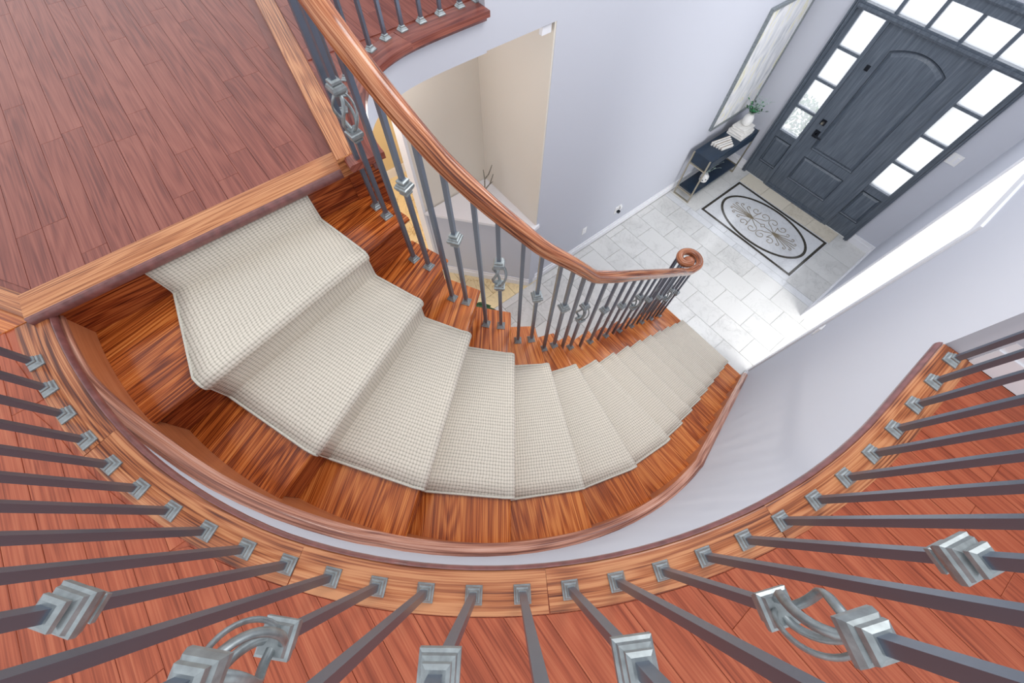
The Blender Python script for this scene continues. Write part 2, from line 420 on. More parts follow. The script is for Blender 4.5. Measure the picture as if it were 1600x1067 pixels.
# field round the inlay
for i in range(3): tile(.03, .48, y0+i*.4483, y0+(i+1)*.4483, M['tile'])
for i in range(3): tile(-2.09, -1.57, y0+i*.4483, y0+(i+1)*.4483, M['tile'])
for i in range(4): tile(-1.57+i*.4, -1.57+(i+1)*.4, 5.925, 6.2, M['tile_tan'])
for i in range(3): tile(-1.57+i*.5333, -1.57+(i+1)*.5333, y0, 4.945, M['pale'])
# inlay: pale field, dark rectangle, dark oval ring, scrolls
IX0, IX1, IY0, IY1 = -1.57, .03, 4.945, 5.925
box('inlay_field', IX0, IX1, IY0, IY1, -.012, -.0005, M['pale'], fl)
b = .036; e = .018
for nm, q in (('a',(IX0+e,IX1-e,IY0+e,IY0+e+b)),('b',(IX0+e,IX1-e,IY1-e-b,IY1-e)),('c',(IX0+e,IX0+e+b,IY0+e+b,IY1-e-b)),('d',(IX1-e-b,IX1-e,IY0+e+b,IY1-e-b))):
    box('inlay_border', q[0], q[1], q[2], q[3], -.01, .0012, M['emperador'], fl)
ocx, ocy, oa, ob = -.77, 5.435, .70, .425
V, Fc = [], []
for i in range(64):
    a = 2*PI*i/64
    for s in (0,.038): V.append((ocx+(oa-s)*math.cos(a), ocy+(ob-s)*math.sin(a), .0012))
for i in range(64): j = (i+1)%64; Fc.append((2*i,2*j,2*j+1,2*i+1))
mesh('inlay_oval', V, Fc, M['emperador'], fl)
def scroll(c, r0, a0, turns, s=1, n=26):
    return [(c[0]+(r0*(1-.78*i/n))*math.cos(a0+s*turns*2*PI*i/n), c[1]+(r0*(1-.78*i/n))*math.sin(a0+s*turns*2*PI*i/n), .001) for i in range(n+1)]
paths = []
for sx in (-1,1):
    hx = ocx+sx*.17
    for sy in (-1,1):
        paths.append([(hx,ocy+sy*.02,.001)]+scroll((hx-sx*.09,ocy+sy*.17),.085,-sy*PI/2,1.15,-sx*sy))
        paths.append([(hx+sx*.02,ocy+sy*.03,.001)]+scroll((hx+sx*.06,ocy+sy*.17),.07,PI/2+sx*PI/2+sy*.4,1.1,sx*sy))
        for L, d, rr in ((.17,.12,.035),(.27,.10,.032),(.34,.055,.026)):
            ex, ey = hx+sx*L, ocy+sy*d
            paths.append([(hx,ocy+sy*.01,.001),(hx+sx*L*.5,ocy+sy*d*.35,.001)]+scroll((ex,ey+sy*rr*.4),rr,-sy*PI/2,.9,sx*sy,14))
    paths.append([(hx,ocy,.001),(hx+sx*.38,ocy,.001)])
    paths.append([(hx,ocy,.001),(ocx+sx*.035,ocy,.001),(ocx,ocy+.04,.001)]); paths.append([(hx,ocy,.001),(ocx+sx*.035,ocy,.001),(ocx,ocy-.04,.001)])
tubes('inlay_scroll', paths, .0048, M['scroll'], fl, sides=4)
# warm stone tiles of the room behind the niche and under the gallery
x = -5.5
while x < -2.1:
    for j in range(7):
        ya = -.3+j*.46 + (.23 if int(round((x+5.5)/.46))%2 else 0)
        if ya < 2.0: tile(x, min(x+.46,-2.09), ya, min(ya+.46,2.2), M['tile_warm'])
    x += .46
for i in range(4): tile(.70+i*.5, .70+(i+1)*.5, 2.0, 4.5, M['tile_tan'])

# outer stair wall: curved below the hall floor, straight beside the lower flight
def wall_curve(name, r0, r1, z0, z1, a0=-96, a1=0, ytop=1.575, n=32):
    pin = [pol(r0, a0+(a1-a0)*i/n) for i in range(n+1)]+[(CX+r0, ytop)]
    pout = [pol(r1, a0+(a1-a0)*i/n) for i in range(n+1)]+[(CX+r1, ytop)]
    V, Fc = [], []; m = len(pin)
    for p in pin: V += [(p[0],p[1],z0),(p[0],p[1],z1)]
    for p in pout: V += [(p[0],p[1],z0),(p[0],p[1],z1)]
    o = 2*m
    for i in range(m-1):
        Fc += [(2*i,2*i+1,2*i+3,2*i+2),(o+2*i,o+2*i+2,o+2*i+3,o+2*i+1),(2*i+1,o+2*i+1,o+2*i+3,2*i+3),(2*i,2*i+2,o+2*i+2,o+2*i)]
    Fc += [(0,o,o+1,1),(2*(m-1),2*(m-1)+1,o+2*(m-1)+1,o+2*(m-1))]
    return mesh(name, V, Fc, M['wall'], smooth=True)
structure(wall_curve('wall_stair', RW, RW+.12, -.01, ZF-.055))
ZT = 4.6
YN, YFAR, HD = 3.33, 4.54, 2.48
wr = structure(boxes('wall_right', [(XW,XW+.19,1.575,YN,-.01,ZT),(XW,XW+.19,YN,YFAR,HD,ZT),(XW-.04,XW+.19,YFAR,6.2,-.01,ZT)], M['wall']))
structure(box('wall_hall_end', XW+.19, 2.6, 1.585, 1.70, ZF-.3, ZT, M['wall']))
structure(box('wall_side_room', .70, 3.2, 4.62, 4.75, -.01, 3.0, M['wall']))
# casing round the opening
boxes('casing', [(XW-.055,XW-.04,YFAR+.005,YFAR+.095,0,HD+.09),(XW-.015,XW,YN-.09,YN,.0,HD+.09),(XW-.015,XW,YN,YFAR,HD,HD+.09)], M['white'], wr)
boxes('jamb_lining', [(XW-.045,XW+.2,YFAR-.012,YFAR,0,HD),(XW-.005,XW+.2,YN,YN+.012,0,HD),(XW,XW+.2,YN,YFAR,HD-.012,HD)], M['white'], wr)
XLW = -2.115
structure(boxes('wall_left', [(XLW-.14,XLW,2.06,6.2,-.01,ZT),(XLW-.14,XLW,1.49,2.06,2.98,ZT)], M['wall']))
# front wall with the door and an upper window
DX0, DX1, DZ = -1.70, .16, 2.60
UW = (-1.95,.45,3.5,4.5)
structure(boxes('wall_front', [(-2.24,DX0,6.2,6.36,-.01,ZT),(DX1,.72,6.2,6.36,-.01,ZT),(DX0,DX1,6.2,6.36,DZ,UW[2]),(DX0,DX1,6.2,6.36,UW[3],ZT)], M['wall']))
w1 = structure(boxes('window_1', [(DX0,DX1,6.24,6.30,UW[2],UW[2]+.06),(DX0,DX1,6.24,6.30,UW[3]-.06,UW[3]),(DX0,DX0+.06,6.24,6.30,UW[2],UW[3]),(DX1-.06,DX1,6.24,6.30,UW[2],UW[3])], M['white']))
# baseboards
def baseboard(name, bl): return structure(boxes(name, bl, M['white']))
def bb(x0,x1,y0,y1,z=0):
    out = [(x0,x1,y0,y1,z,z+.09)]
    dx, dy = x1-x0, y1-y0
    if dx < dy: out.append((x0 if x0 in BBX else x0+dx*.4, x1 if x0 in BBX and False else (x0+dx*.6 if x0 in BBX else x1), y0, y1, z+.09, z+.135))
    else: out.append((x0,x1,y0+dy*.4,y1,z+.09,z+.135))
    return out
BBX = (XLW,)
baseboard('baseboard_left', bb(XLW, XLW+.018, 2.07, 6.2))
baseboard('baseboard_front', bb(.17, XW-.04, 6.182, 6.2)+bb(XLW+.018, DX0-.01, 6.182, 6.2))
baseboard('baseboard_right', bb(XW-.058, XW-.04, YFAR+.10, 6.18)+bb(XW-.018, XW, 3.12, YN-.095))
baseboard('baseboard_hall', bb(.60, 2.6, 1.567, 1.585, ZF))
# niche: low wall with a white ledge across the corner, beige walls behind
A0, A1, Q = Vector((-3.04,1.20)), Vector((-2.10,2.00)), Vector((-3.04,2.10))
t = (A1-A0).normalized(); nrm = Vector((t.y,-t.x))
structure(prism('wall_niche', [A0, A1, (-2.10,2.10), Q], -.01, 1.06, M['wall']))
def off(p, d): return (p[0]+nrm.x*d, p[1]+nrm.y*d)
lg = structure(prism('trim_1', [off(A0,.035), off(A1,.035), (-2.10,2.09), (Q.x,2.09)], 1.075, 1.10, M['white'])); 
prism('ledge_moulding', [off(A0,.02), off(A1,.02), (-2.10,2.09), (Q.x,2.09)], 1.05, 1.075, M['white'], lg)
structure(prism('baseboard_niche', [off(A0,0), off(A0,.018), off(A1,.018), off(A1,0)], -.01, .09, M['white']))
prism('baseboard_bead', [off(A0,0), off(A0,.010), off(A1,.010), off(A1,0)], .09, .13, M['white'], bpy.data.objects['baseboard_niche'])
structure(boxes('wall_niche_back', [(-3.18,-3.04,1.20,2.24,-.01,2.98),(-3.04,-2.117,2.045,2.24,-.01,2.98)], M['wall_beige']))
structure(boxes('trim_2', [(-3.19,-3.03,1.17,1.20,0,2.94)], M['white']))
structure(box('wall_gallery_end', -5.0, XLW-.14, 1.49, 1.6, ZB-.05, ZT, M['wall']))
structure(box('wall_far', -5.6, -5.0, -1.2, 2.6, -.01, 2.94, M['wall_tan']))
structure(box('wall_far_side', -5.0, -3.18, 2.2, 2.34, -.01, 2.94, M['wall_tan']))
baseboard('baseboard_far', [(-5.0,-4.98,-1.2,2.2,0,.14)])
# curved gallery edge: plaster fascia, cove and border board
EDGE = [(-2.095,1.49),(-2.095,1.30),(-2.09,1.10),(-2.075,.95),(-2.04,.82),(-1.97,.68),(-1.86,.575),(-1.73,.50),(-1.60,.455),(-1.50,.43),(-1.43,.425)]
def resample(P, n):
    P = [Vector(p) for p in P]; L = [0]
    for i in range(1,len(P)): L.append(L[-1]+(P[i]-P[i-1]).length)
    out = []
    for i in range(n):
        s = L[-1]*i/(n-1); j = 0
        while j < len(P)-2 and L[j+1] < s: j += 1
        k = (s-L[j])/max(1e-9, L[j+1]-L[j])
        p0, p1, p2, p3 = P[max(j-1,0)], P[j], P[j+1], P[min(j+2,len(P)-1)]
        out.append(.5*((2*p1)+(p2-p0)*k+(2*p0-5*p1+4*p2-p3)*k*k+(3*p1-p0-3*p2+p3)*k**3))
    return out
EC = resample(EDGE, 40)
def strip_prism(name, P, d0, d1, z0, z1, mat, parent=None, round_=False):
    """band that follows plan curve P between lateral offsets d0,d1 (to the left of travel)"""
    pr = [(-d1,z0),(-d0,z0),(-d0,z1),(-d1,z1)]
    if round_:
        h = (z1-z0); pr = [(-d1,z0),(-d0-h*.3,z0),(-d0-h*.05,z0+h*.25),(-d0,z0+h*.55),(-d0-h*.15,z0+h*.85),(-d0-h*.45,z1),(-d1,z1)]
    return sweep(name, [(p[0],p[1],0) for p in P], pr, mat, parent)
# travelling from +y to the stair, the gallery lies on the right: use negative "left" offsets
fas = structure(strip_prism('wall_gallery', EC[:36], -.06, -.02, 2.97, ZB-.05, M['wall']))
gal = structure(band('floor_gallery', [(p.x-.02,p.y) for p in EC[:36]], [(-5.0, 1.49-.6*k/8) if k < 8 else (-5.0+3.46*(k-8)/27, .275-.1631*(-5.0+3.46*(k-8)/27+1.53)+.01) for k in range(36)], ZB-.045, ZB-.006, M['floor_land'], None, (1,0,0)))
strip_prism('cove', EC, -.03, -.005, ZB-.06, ZB-.032, M['cove'], gal)
for i in range(3):
    a, b_ = (0,14,27)[i], (14,27,39)[i]
    strip_prism('border_board', EC[a:b_+1], -.13, .03, ZB-.030, ZB, M['gallery'], gal, True)
band('corner_board', [(p.x,p.y) for p in EC[14:38]], [(p.x-.1*(p.y-.4), .275-.1631*(p.x+1.53)+.02) for p in EC[14:38]], ZB-.04, ZB-.003, M['floor_land'], gal, (1,0,0))
box('corner_riser', -1.575, -1.548, .30, .47, 2.78, ZB-.04, M['riser'], gal, (0,1,0))
# landing (upper left) with its planks, nosing boards and dark strip
land_poly = [(-1.56,-.905),(-1.56,.285),(-5.5,.93),(-5.5,-3.4)]
land = structure(prism('floor_landing', land_poly, ZL-.05, ZL-.004, M['floor_land'], None, (1,0,0)))
rline = ((-1.53,.275),(-2.94,.505)); rm = (rline[1][1]-rline[0][1])/(rline[1][0]-rline[0][0])
def rl(x): return rline[0][1]+rm*(x-rline[0][0])
SN = math.tan(R(33))
PW = .09
def planks(parent, mat, clips, x0, x1, y0, y1, zt, th=.012, lo=.55, hi=1.5):
    y = y0; r = 0
    while y < y1:
        x = x0-random.uniform(0,1.0)
        while x < x1:
            L = random.uniform(lo, hi); poly = [(x+.0004,y+.0004),(x+L-.0004,y+.0004),(x+L-.0008,y+PW-.0008),(x+.0008,y+PW-.0008)]
            for c in clips:
                poly = clip(poly, *c) if poly else poly
            poly = clean(poly)
            if len(poly) > 2 and parea(poly) > .0006: prism('plank', poly, zt-th, zt, mat, parent, (1,0,0), bevel=.0008)
            x += L
        y += PW; r += 1
planks(land, M['floor_land'], [(1,0,-1.655),(-rm,1,rl(0)-.045),(SN,-1,SN*-1.56+.905-.065/math.cos(R(33)))], -4.9, -1.6, -1.7, .9, ZL)
prism('dark_strip', [(-1.655,rl(-1.655)-.045),(-1.655,rl(-1.655)),(-5.0,rl(-5.0)),(-5.0,rl(-5.0)-.045)], ZL-.012, ZL+.001, M['strip'], land, (1,0,0))
def nosing_board(name, P, w, zt, th, mat, parent, front=None):
    """straight board along P[0]->P[1]; rounded edge on the right side, body to the left"""
    h = th; pr = [(-w,-h),(-h*.35,-h),(-h*.05,-h*.75),(0,-h*.45),(-h*.12,-h*.15),(-h*.45,0),(-w,0)]
    return sweep(name, [(P[0][0],P[0][1],zt),(P[1][0],P[1][1],zt)], pr, mat, parent)
nosing_board('nosing_board', ((-1.525,-.93),(-1.525,.335)), .13, ZL+.003, .034, M['nosing'], land)
sweep('edge_roll', [(-1.525,-.93,ZL),(-1.525,.335,ZL)], [(-.012,-.036),(.0,-.034),(.005,-.022),(.0045,-.010),(-.002,.001),(-.010,.004),(-.012,-.01)], M['cove'], land)
d33 = Vector((-math.cos(R(33)),-math.sin(R(33))))
sa = Vector((-1.53,-.925)); sb = sa+d33*2.6
nosing_board('nosing_board', (sb,sa), .075, ZL+.002, .034, M['nosing'], land)
prism('step_riser', [sa+Vector((-.03,.01)), sb+Vector((-.03,.01)), sb+Vector((-.03,.05)), sa+Vector((-.03,.05))], ZF-.05, ZL-.03, M['tread'], land, d33.to_3d())
# gallery border beside the landing
prism('border_board', [(rline[0][0]+.035,rline[0][1]-.005),(rline[0][0]+.03,rline[0][1]+.085),(-4.6,rl(-4.6)+.105),(-4.6,rl(-4.6))], ZL-.01, ZB+.004, M['nosing'], gal, (1,rm,0), bevel=.004)
planks(gal, M['floor_land'], [(rm,-1,-(rl(0)+.10)),(1,0,-2.235),(0,1,1.485)], -4.6, -2.2, .3, 1.6, ZB-.0015)

# hall floor (foreground) with border boards and planks
def re_at(a): return 2.026 if a < -80 else (2.026+.022*min(1,(a+80)/25) if a < -20 else 2.048+.007*(a+20)/20)
BP = [pol(re_at(-90+90*i/48), -90+90*i/48) for i in range(49)]+[(CX+2.055,1.30),(CX+2.055,1.45),(CX+2.055,1.567)]
HI = [(-1.7,-1.03)]+[pol(re_at(-90+90*i/48)+.03, -90+90*i/48) for i in range(49)]+[(CX+2.085,1.575)]
HO = [(-3.2,-2.6)]+[(CX+(4.2)*math.cos(R(-90+90*i/48)), CY+4.2*math.sin(R(-90+90*i/48))) for i in range(49)]+[(2.65,1.575)]
hall = structure(band('floor_hall', HI, HO, ZF-.05, ZF-.004, M['floor_hall'], None, (1,0,0)))
HB = .112
cuts = [0,9,20,30,40,51]
for i in range(5):
    # travelling counter-clockwise the hall lies to the right
    pts = [(p[0],p[1],0) for p in BP[cuts[i]:cuts[i+1]+1]]
    h = .032; z1 = ZF; z0 = ZF-h
    pr = [(HB,z0),(h*.3,z0),(h*.05,z0+h*.25),(0,z0+h*.55),(h*.15,z0+h*.85),(h*.45,z1),(HB-.002,z1)]
    sweep('border_board', pts, pr, M['border'], hall)
sweep('edge_roll', [(p[0],p[1],0) for p in BP], [(.002,ZF-.0325),(-.003,ZF-.027),(-.004,ZF-.016),(-.002,ZF-.006),(.003,ZF+.0003),(.006,ZF+.0008),(.006,ZF-.0325)], M['cove'], hall)
sweep('cove', [(p[0],p[1],0) for p in BP], [(.012,ZF-.055),(.035,ZF-.055),(.035,ZF-.032),(.006,ZF-.032),(.006,ZF-.042)], M['cove'], hall)
y = -2.4
while y < 1.575:
    ya, yb = y, min(y+PW,1.566)
    def xb(v):
        if v >= CY: return CX+RB2
        d = RB2**2-(v-CY)**2
        return CX+math.sqrt(d) if d > 0 else None
    x = None
    if ya < CY-RB2:
        xs = -1.553+(ya+1.03)*1.45 if ya < -1.03 else -1.553
        left = [(max(xs,-2.6) if ya > -9 else 0, ya),(max(xs+PW*1.45,-2.6),yb)] if ya < -1.1 else [(-1.553,ya),(-1.553,yb)]
    x0 = -2.7 if ya < CY-RB2-.001 else xb(ya)-.0
    x = min(x0, xb(yb) or x0) - random.uniform(0,.9)
    while x < 2.3:
        L = random.uniform(.55,1.5); xa, xe = x+.0008, x+L-.0008
        lo = []
        for v in (ya+.0008, (ya+yb)/2, yb-.0008):
            q = xb(v); lo.append((q+.0008 if q is not None else -9, v))
        if xe > min(l[0] for l in lo):
            pl = [(min(max(xa,l[0]),xe),l[1]) for l in lo]
            poly = [(xe,ya+.0008),(xe,yb-.0008)]+pl[::-1]
            if ya < CY-RB2: poly = clip(poly,-1.0,.69,1.53-.69*1.0) if False else clip(poly, -SN, 1, -SN*-1.56-.955)
            poly = clean(poly)
            if len(poly) > 2 and parea(poly) > .0008: prism('plank', poly, ZF-.012, ZF-.0015, M['floor_hall'], hall, (1,0,0), bevel=.0008)
        x += L
    y += PW
prism('wedge_board', [(-1.553,-.93),(-1.553,-1.05),(-1.72,-1.03)], ZF-.012, ZF+.001, M['tread'], hall, d33.to_3d())

# ------------------------------------------------------------------ staircase
stair = empty('staircase', (CX+1.3,CY,0), 'curved oak staircase with glossy treads sweeping down to the foyer', 'staircase')
stair.location = (0,0,0)
NT = 15
for k in range(1, NT+1):
    a, b_ = nose(k); ba, bb_ = back(k-1, .045)
    if k == 1: ba, bb_ = Vector((-1.575,INN[0][1]+.03)), Vector((-1.575,CY-RSK))
    b_ = b_+(b_-a).normalized()*.025; bb_ = bb_+(bb_-ba).normalized()*.025
    # clip the inner end along the inner curve: straight edge is enough for one tread
    up = (ba-a).normalized(); zt = tz(k); h = .032
    # section across the tread: rounded front
    prof = [(0.0,-h),(-.010,-h*.85),(-.016,-h*.5),(-.011,-h*.15),(.004,0)]
    V, Fc, n = [], [], len(prof)
    t3 = (b_-a).normalized(); nf = Vector((t3.y,-t3.x)); 
    if nf.dot(ba-a) < 0: nf = -nf
    for p, pb in ((a,ba),(b_,bb_)):
        for d, z in prof: q = p+nf*(d+.016); V.append((q.x,q.y,zt+z))
        V.append((pb.x,pb.y,zt)); V.append((pb.x,pb.y,zt-h))
    m = n+2
    # outer edge follows the skirt arc: add a middle point on the arc
    for i in range(m): j = (i+1)%m; Fc.append((i,j,m+j,m+i))
    Fc.append(tuple(range(m))[::-1]); Fc.append(tuple(range(m,2*m)))
    if k <= 7:
        mid = pol(RSK+.027, (OANG[k]+OANG[k-1])/2); i0 = len(V)
        V += [(mid[0],mid[1],zt),(mid[0],mid[1],zt-h)]
        Fc.append((m+n-1, i0, m+n)) ; Fc.append((m+n, i0, i0+1, m+n+1))
    o = mesh('tread', V, Fc, M['tread'], stair, (t3.x,t3.y,0))
    import bmesh
    bm = bmesh.new(); bm.from_mesh(o.data); bmesh.ops.recalc_face_normals(bm, faces=bm.faces); bm.to_mesh(o.data); bm.free()
    for p in o.data.polygons: p.use_smooth = True
    o.data.set_sharp_from_angle(angle=R(40))
# bullnose end of the bottom step
a, b_ = nose(15); ba, bb_ = back(14,.045)
cxb, cyb, rb = -.70, (a.y+ba.y)/2, (a.y-ba.y)/2
bn = [(cxb+rb*1.2*math.cos(R(90+180*i/16))*1.0, cyb+rb*math.sin(R(90+180*i/16))) for i in range(17)]
prism('bullnose_end', [(p[0]-.02,p[1]) for p in bn]+[(-.69,ba.y),(-.69,a.y)], tz(15)-.032, tz(15), M['tread'], stair, (1,0,0), bevel=.006)
prism('bullnose_base', [(p[0]*.97-.04,cyb+(p[1]-cyb)*.85) for p in bn]+[(-.69,ba.y+.02),(-.69,a.y-.03)], 0, tz(15)-.03, M['riser'], stair, (1,0,0))
for k in range(0, NT+1):
    a, b_ = back(k, .028); z1, z0 = tz(k)-.03, tz(k+1)-.01 if k < NT else 0.0
    a2, b2 = back(k, .046); ins = (b_-a).normalized()*.03
    if k == 0: b_ = Vector((b_.x,CY-RSK)); b2 = Vector((b2.x,CY-RSK))
    prism('riser', [a+ins, b_, b2, a2+ins], z0, z1, M['riser'], stair, ((b_-a).x,(b_-a).y,0))
# nosing height along the outside, for skirt and cap
def path_outer(r, n=60):
    P = []
    for i in range(n+1):
        a = -92+92*i/n; P.append((pol(r,a), a, None))
    yy_ = CY+.08
    while yy_ < 3.06: P.append(((CX+r,yy_), None, yy_)); yy_ += .12
    P.append(((CX+r,3.06), None, 3.06))
    return P
def nose_z(a, y):
    if y is None:
        for k in range(7):
            if a <= OANG[k+1]:
                f = (a-OANG[k])/(OANG[k+1]-OANG[k]); return tz(k+max(-.3,f))
        return tz(7)
    return tz(7+(y-CY+.007)/RUN)
CT = [(-92,3.092),(-81,3.085),(-76,3.02),(-72,2.965),(-66,2.92),(-60,2.85),(-52,2.725)]
def cap_z(a, y):
    if y is None and a < -52:
        for (a0,z0_),(a1,z1_) in zip(CT, CT[1:]):
            if a <= a1: return z0_+(z1_-z0_)*(a-a0)/(a1-a0)
    return nose_z(a, y)+.095
PO = path_outer(RSK)
V, U, Fc = [], [], []; L = 0
for i, (p, a, yv) in enumerate(PO):
    z = cap_z(a, yv)-.025
    if i: L += math.hypot(p[0]-PO[i-1][0][0], p[1]-PO[i-1][0][1])
    V += [(p[0],p[1],max(z-.36,0)),(p[0],p[1],z)]; U += [(L,z-.36),(L,z)]
for i in range(len(PO)-1): Fc.append((2*i,2*i+2,2*i+3,2*i+1))
mesh('skirt_board', V, Fc, M['skirt'], stair, uvs=U, smooth=True)
def cap_path(r, dz):
    return [(p[0],p[1],cap_z(a,yv)+dz) for p, a, yv in path_outer(r)]
CP = cap_path(RSK, -.034)
fr = []
for i in range(len(CP)):
    a_, b2 = Vector(CP[max(i-1,0)]), Vector(CP[min(i+1,len(CP)-1)]); t = (b2-a_); t.z = 0; t.normalize()
    fr.append((t.cross(Vector((0,0,1))), Vector((0,0,1))))
sweep('skirt_cap', CP, [(.046,-.01),(0,-.01),(-.005,-.004),(-.006,.008),(-.001,.014),(.005,.015),(.010,.026),(.020,.033),(.030,.034),(.036,.026),(.045,.028),(.046,.02)], M['cap'], stair, frames=fr)
# inner string (cut string under the tread ends) and plaster soffit
V, Fc, U = [], [], []; L = 0; prev = None
for k in range(0, NT+1):
    a, b_ = back(k, .03); a = a+(b_-a).normalized()*.035
    if prev is not None: L += (a-prev).length
    prev = a
    V += [(a.x,a.y,max(tz(k)-RISE-.20,0)),(a.x,a.y,tz(k)-.03)]; U += [(L,tz(k)-RISE-.2),(L,tz(k)-.03)]
    V2 = (a.x,a.y,tz(k+1)-.03)
Fc = []
VV, UU = [], []
for k in range(0, NT):
    p0, p1 = V[2*k], V[2*k+2]; zt_ = tz(k+1)-.03; n = len(VV)
    VV += [(p0[0],p0[1],max(tz(k)-RISE-.22,0)),(p1[0],p1[1],max(tz(k+1)-RISE-.22,0)),(p1[0],p1[1],zt_),(p0[0],p0[1],zt_)]
    UU += [(U[2*k][0],tz(k)-.4),(U[2*k+2][0],tz(k)-.6),(U[2*k+2][0],zt_),(U[2*k][0],zt_)]
    Fc.append((n,n+1,n+2,n+3))
mesh('inner_string', VV, Fc, M['skirt'], stair, uvs=UU)
V, Fc = [], []
for k in range(0, NT-1):
    a, b_ = back(k, .03); a = a+(b_-a).normalized()*.035
    V += [(a.x,a.y,max(tz(k)-RISE-.2,0)),(b_.x,b_.y,max(tz(k)-RISE-.2,0))]
for i in range(len(V)//2-1): Fc.append((2*i,2*i+1,2*i+3,2*i+2))
mesh('soffit', V, Fc, M['white'], stair)

# ------------------------------------------------------------------ stair runner (one woven strip)
NW = 10; rows = []; L = 0
def runner_pt(k, d, z):
    a, b_ = back(k, d) if d else nose(k); t = (b_-a); ln = t.length; t.normalize()
    i0, i1 = .275, ln-.19
    if k == 0: i0, i1 = .24, ln-.31
    return a+t*i0, a+t*i1, z
seq = [(0,.022,ZL-.034)]
for k in range(1, NT+1):
    zt = tz(k)
    if k == 1: seq += [(0,.02,zt+.022),(0,.010,zt+.010)]
    else: seq += [(k-1,.016,zt+.018),(k-1,.004,zt+.010)]
    seq += [(k,.03,zt+.010),(k,-.004,zt+.008),(k,-.014,zt-.002),(k,-.016,zt-.020),(k,-.006,zt-.036),(k,.012,zt-.050)]
seq += [(NT,.016,.012)]
rows = [runner_pt(*s) for s in seq]
V, U, Fc, E1 = [], [], [], []
vl = 0; prevm = None
for a, b_, z in rows:
    mid = Vector(((a.x+b_.x)/2,(a.y+b_.y)/2,z))
    if prevm is not None: vl += (mid-prevm).length
    prevm = mid; w = (b_-a).length
    for j in range(NW+1):
        f = j/NW; p = a.lerp(b_, f); V.append((p.x,p.y,z)); U.append((w*(f-.5), vl))
for i in range(len(rows)-1):
    for j in range(NW): n = i*(NW+1)+j; Fc.append((n,n+1,n+NW+2,n+NW+1))
run = mesh('stair_runner', V, Fc, M['carpet'], uvs=U, smooth=True)
so = run.modifiers.new('thickness','SOLIDIFY'); so.thickness = .007; so.offset = 1
tag(run, 'pale grey beige loop-pile carpet runner laid down the middle of the curved stairs', 'carpet')
for s in (0,1):
    sub = []
    for i, (a, b_, z) in enumerate(rows):
        p = (a,b_)[s]; sub.append((p.x,p.y,z+.003))
    tubes('binding', [sub], .0065, M['binding'], run, sides=6)

# ------------------------------------------------------------------ balusters
SHOE = ngon_stack([(0,.0225),(.005,.0225),(.008,.0195),(.014,.0165),(.017,.0130),(.021,.0130),(.025,.0105)])
KN = ngon_stack([(-.036,.013),(-.032,.018),(-.024,.0185),(-.021,.0135),(-.018,.0135),(-.014,.023),(-.004,.0275),(.006,.0275),(.009,.0235),(.016,.022),(.019,.0135),(.022,.0135),(.025,.0185),(.032,.018),(.036,.013)])
def mk_mesh(name, VF, mat, smooth=False):
    me = bpy.data.meshes.new(name); me.from_pydata(VF[0], [], VF[1]); me.materials.append(mat)
    return me
ME_SHOE = mk_mesh('shoe', SHOE, M['pewter']); ME_KN = mk_mesh('knuckle', KN, M['pewter'])
ME_COL = mk_mesh('collar', ngon_stack([(-.024,.012),(-.020,.018),(-.012,.019),(-.010,.0145),(-.006,.022),(.004,.0255),(.012,.0255),(.015,.021),(.022,.019)]), M['pewter'])
def basket_mesh():
    V, Fc = [], []
    for q in range(4):
        P = []
        for i in range(15):
            f = i/14; a = q*PI/2+f*PI*.5; r = .009+.030*math.sin(PI*f)**.7; P.append(Vector((r*math.cos(a), r*math.sin(a), -.070+.140*f)))
        base = len(V)
        for i, p in enumerate(P):
            t = (P[min(i+1,14)]-P[max(i-1,0)]).normalized(); s = Vector((p.x,p.y,0)).normalized(); s = (s-t*s.dot(t)).normalized(); u = t.cross(s)
            for k in range(6): g = 2*PI*k/6; V.append(tuple(p+s*.0040*math.cos(g)+u*.0074*math.sin(g)))
        for i in range(14):
            for k in range(6): k2 = (k+1)%6; Fc.append((base+i*6+k, base+i*6+k2, base+(i+1)*6+k2, base+(i+1)*6+k))
    me = bpy.data.meshes.new('basket'); me.from_pydata(V, [], Fc); me.materials.append(M['pewter'])
    for p in me.polygons: p.use_smooth = True
    return me
ME_BAS = basket_mesh()
BARM = {}
HW = .0088
def bar_mesh(L, gap):
    key = (round(L,3), gap)
    if key in BARM: return BARM[key]
    def seg(z0,z1): return boxvf(-HW,HW,-HW,HW,z0,z1)
    if gap:
        v, f = seg(0,gap-.085); v2, f2 = seg(gap+.085,L); f = f+[tuple(i+8 for i in q) for q in f2]; v = v+v2
    else: v, f = seg(0,L)
    me = mk_mesh('baluster', (v,f), M['iron']); BARM[key] = me; return me
def baluster(parent, x, y, z, top, rot, kind='plain', hk=.52):
    L = top-z
    o = bpy.data.objects.new('baluster', bar_mesh(L, hk if kind == 'basket' else 0)); link(o, parent)
    o.location = (x,y,z); o.rotation_euler = (0,0,rot)
    def sub(me, dz, flip=False):
        s = bpy.data.objects.new(me.name.split('.')[0], me); link(s, o); s.location = (0,0,dz)
        if flip: s.rotation_euler = (PI,0,0)
    sub(ME_SHOE, 0)
    if kind == 'knuckle': sub(ME_KN, hk)
    if kind == 'basket': sub(ME_COL, hk-.088); sub(ME_COL, hk+.088, True); sub(ME_BAS, hk)
    return o
RAILP = [(-.024,-.030),(.024,-.030),(.026,-.021),(.031,-.017),(.030,-.010),(.034,-.004),(.034,.006),(.031,.015),(.024,.023),(.012,.028),(0,.0295),(-.012,.028),(-.024,.023),(-.031,.015),(-.034,.006),(-.034,-.004),(-.030,-.010),(-.031,-.017),(-.026,-.021)]
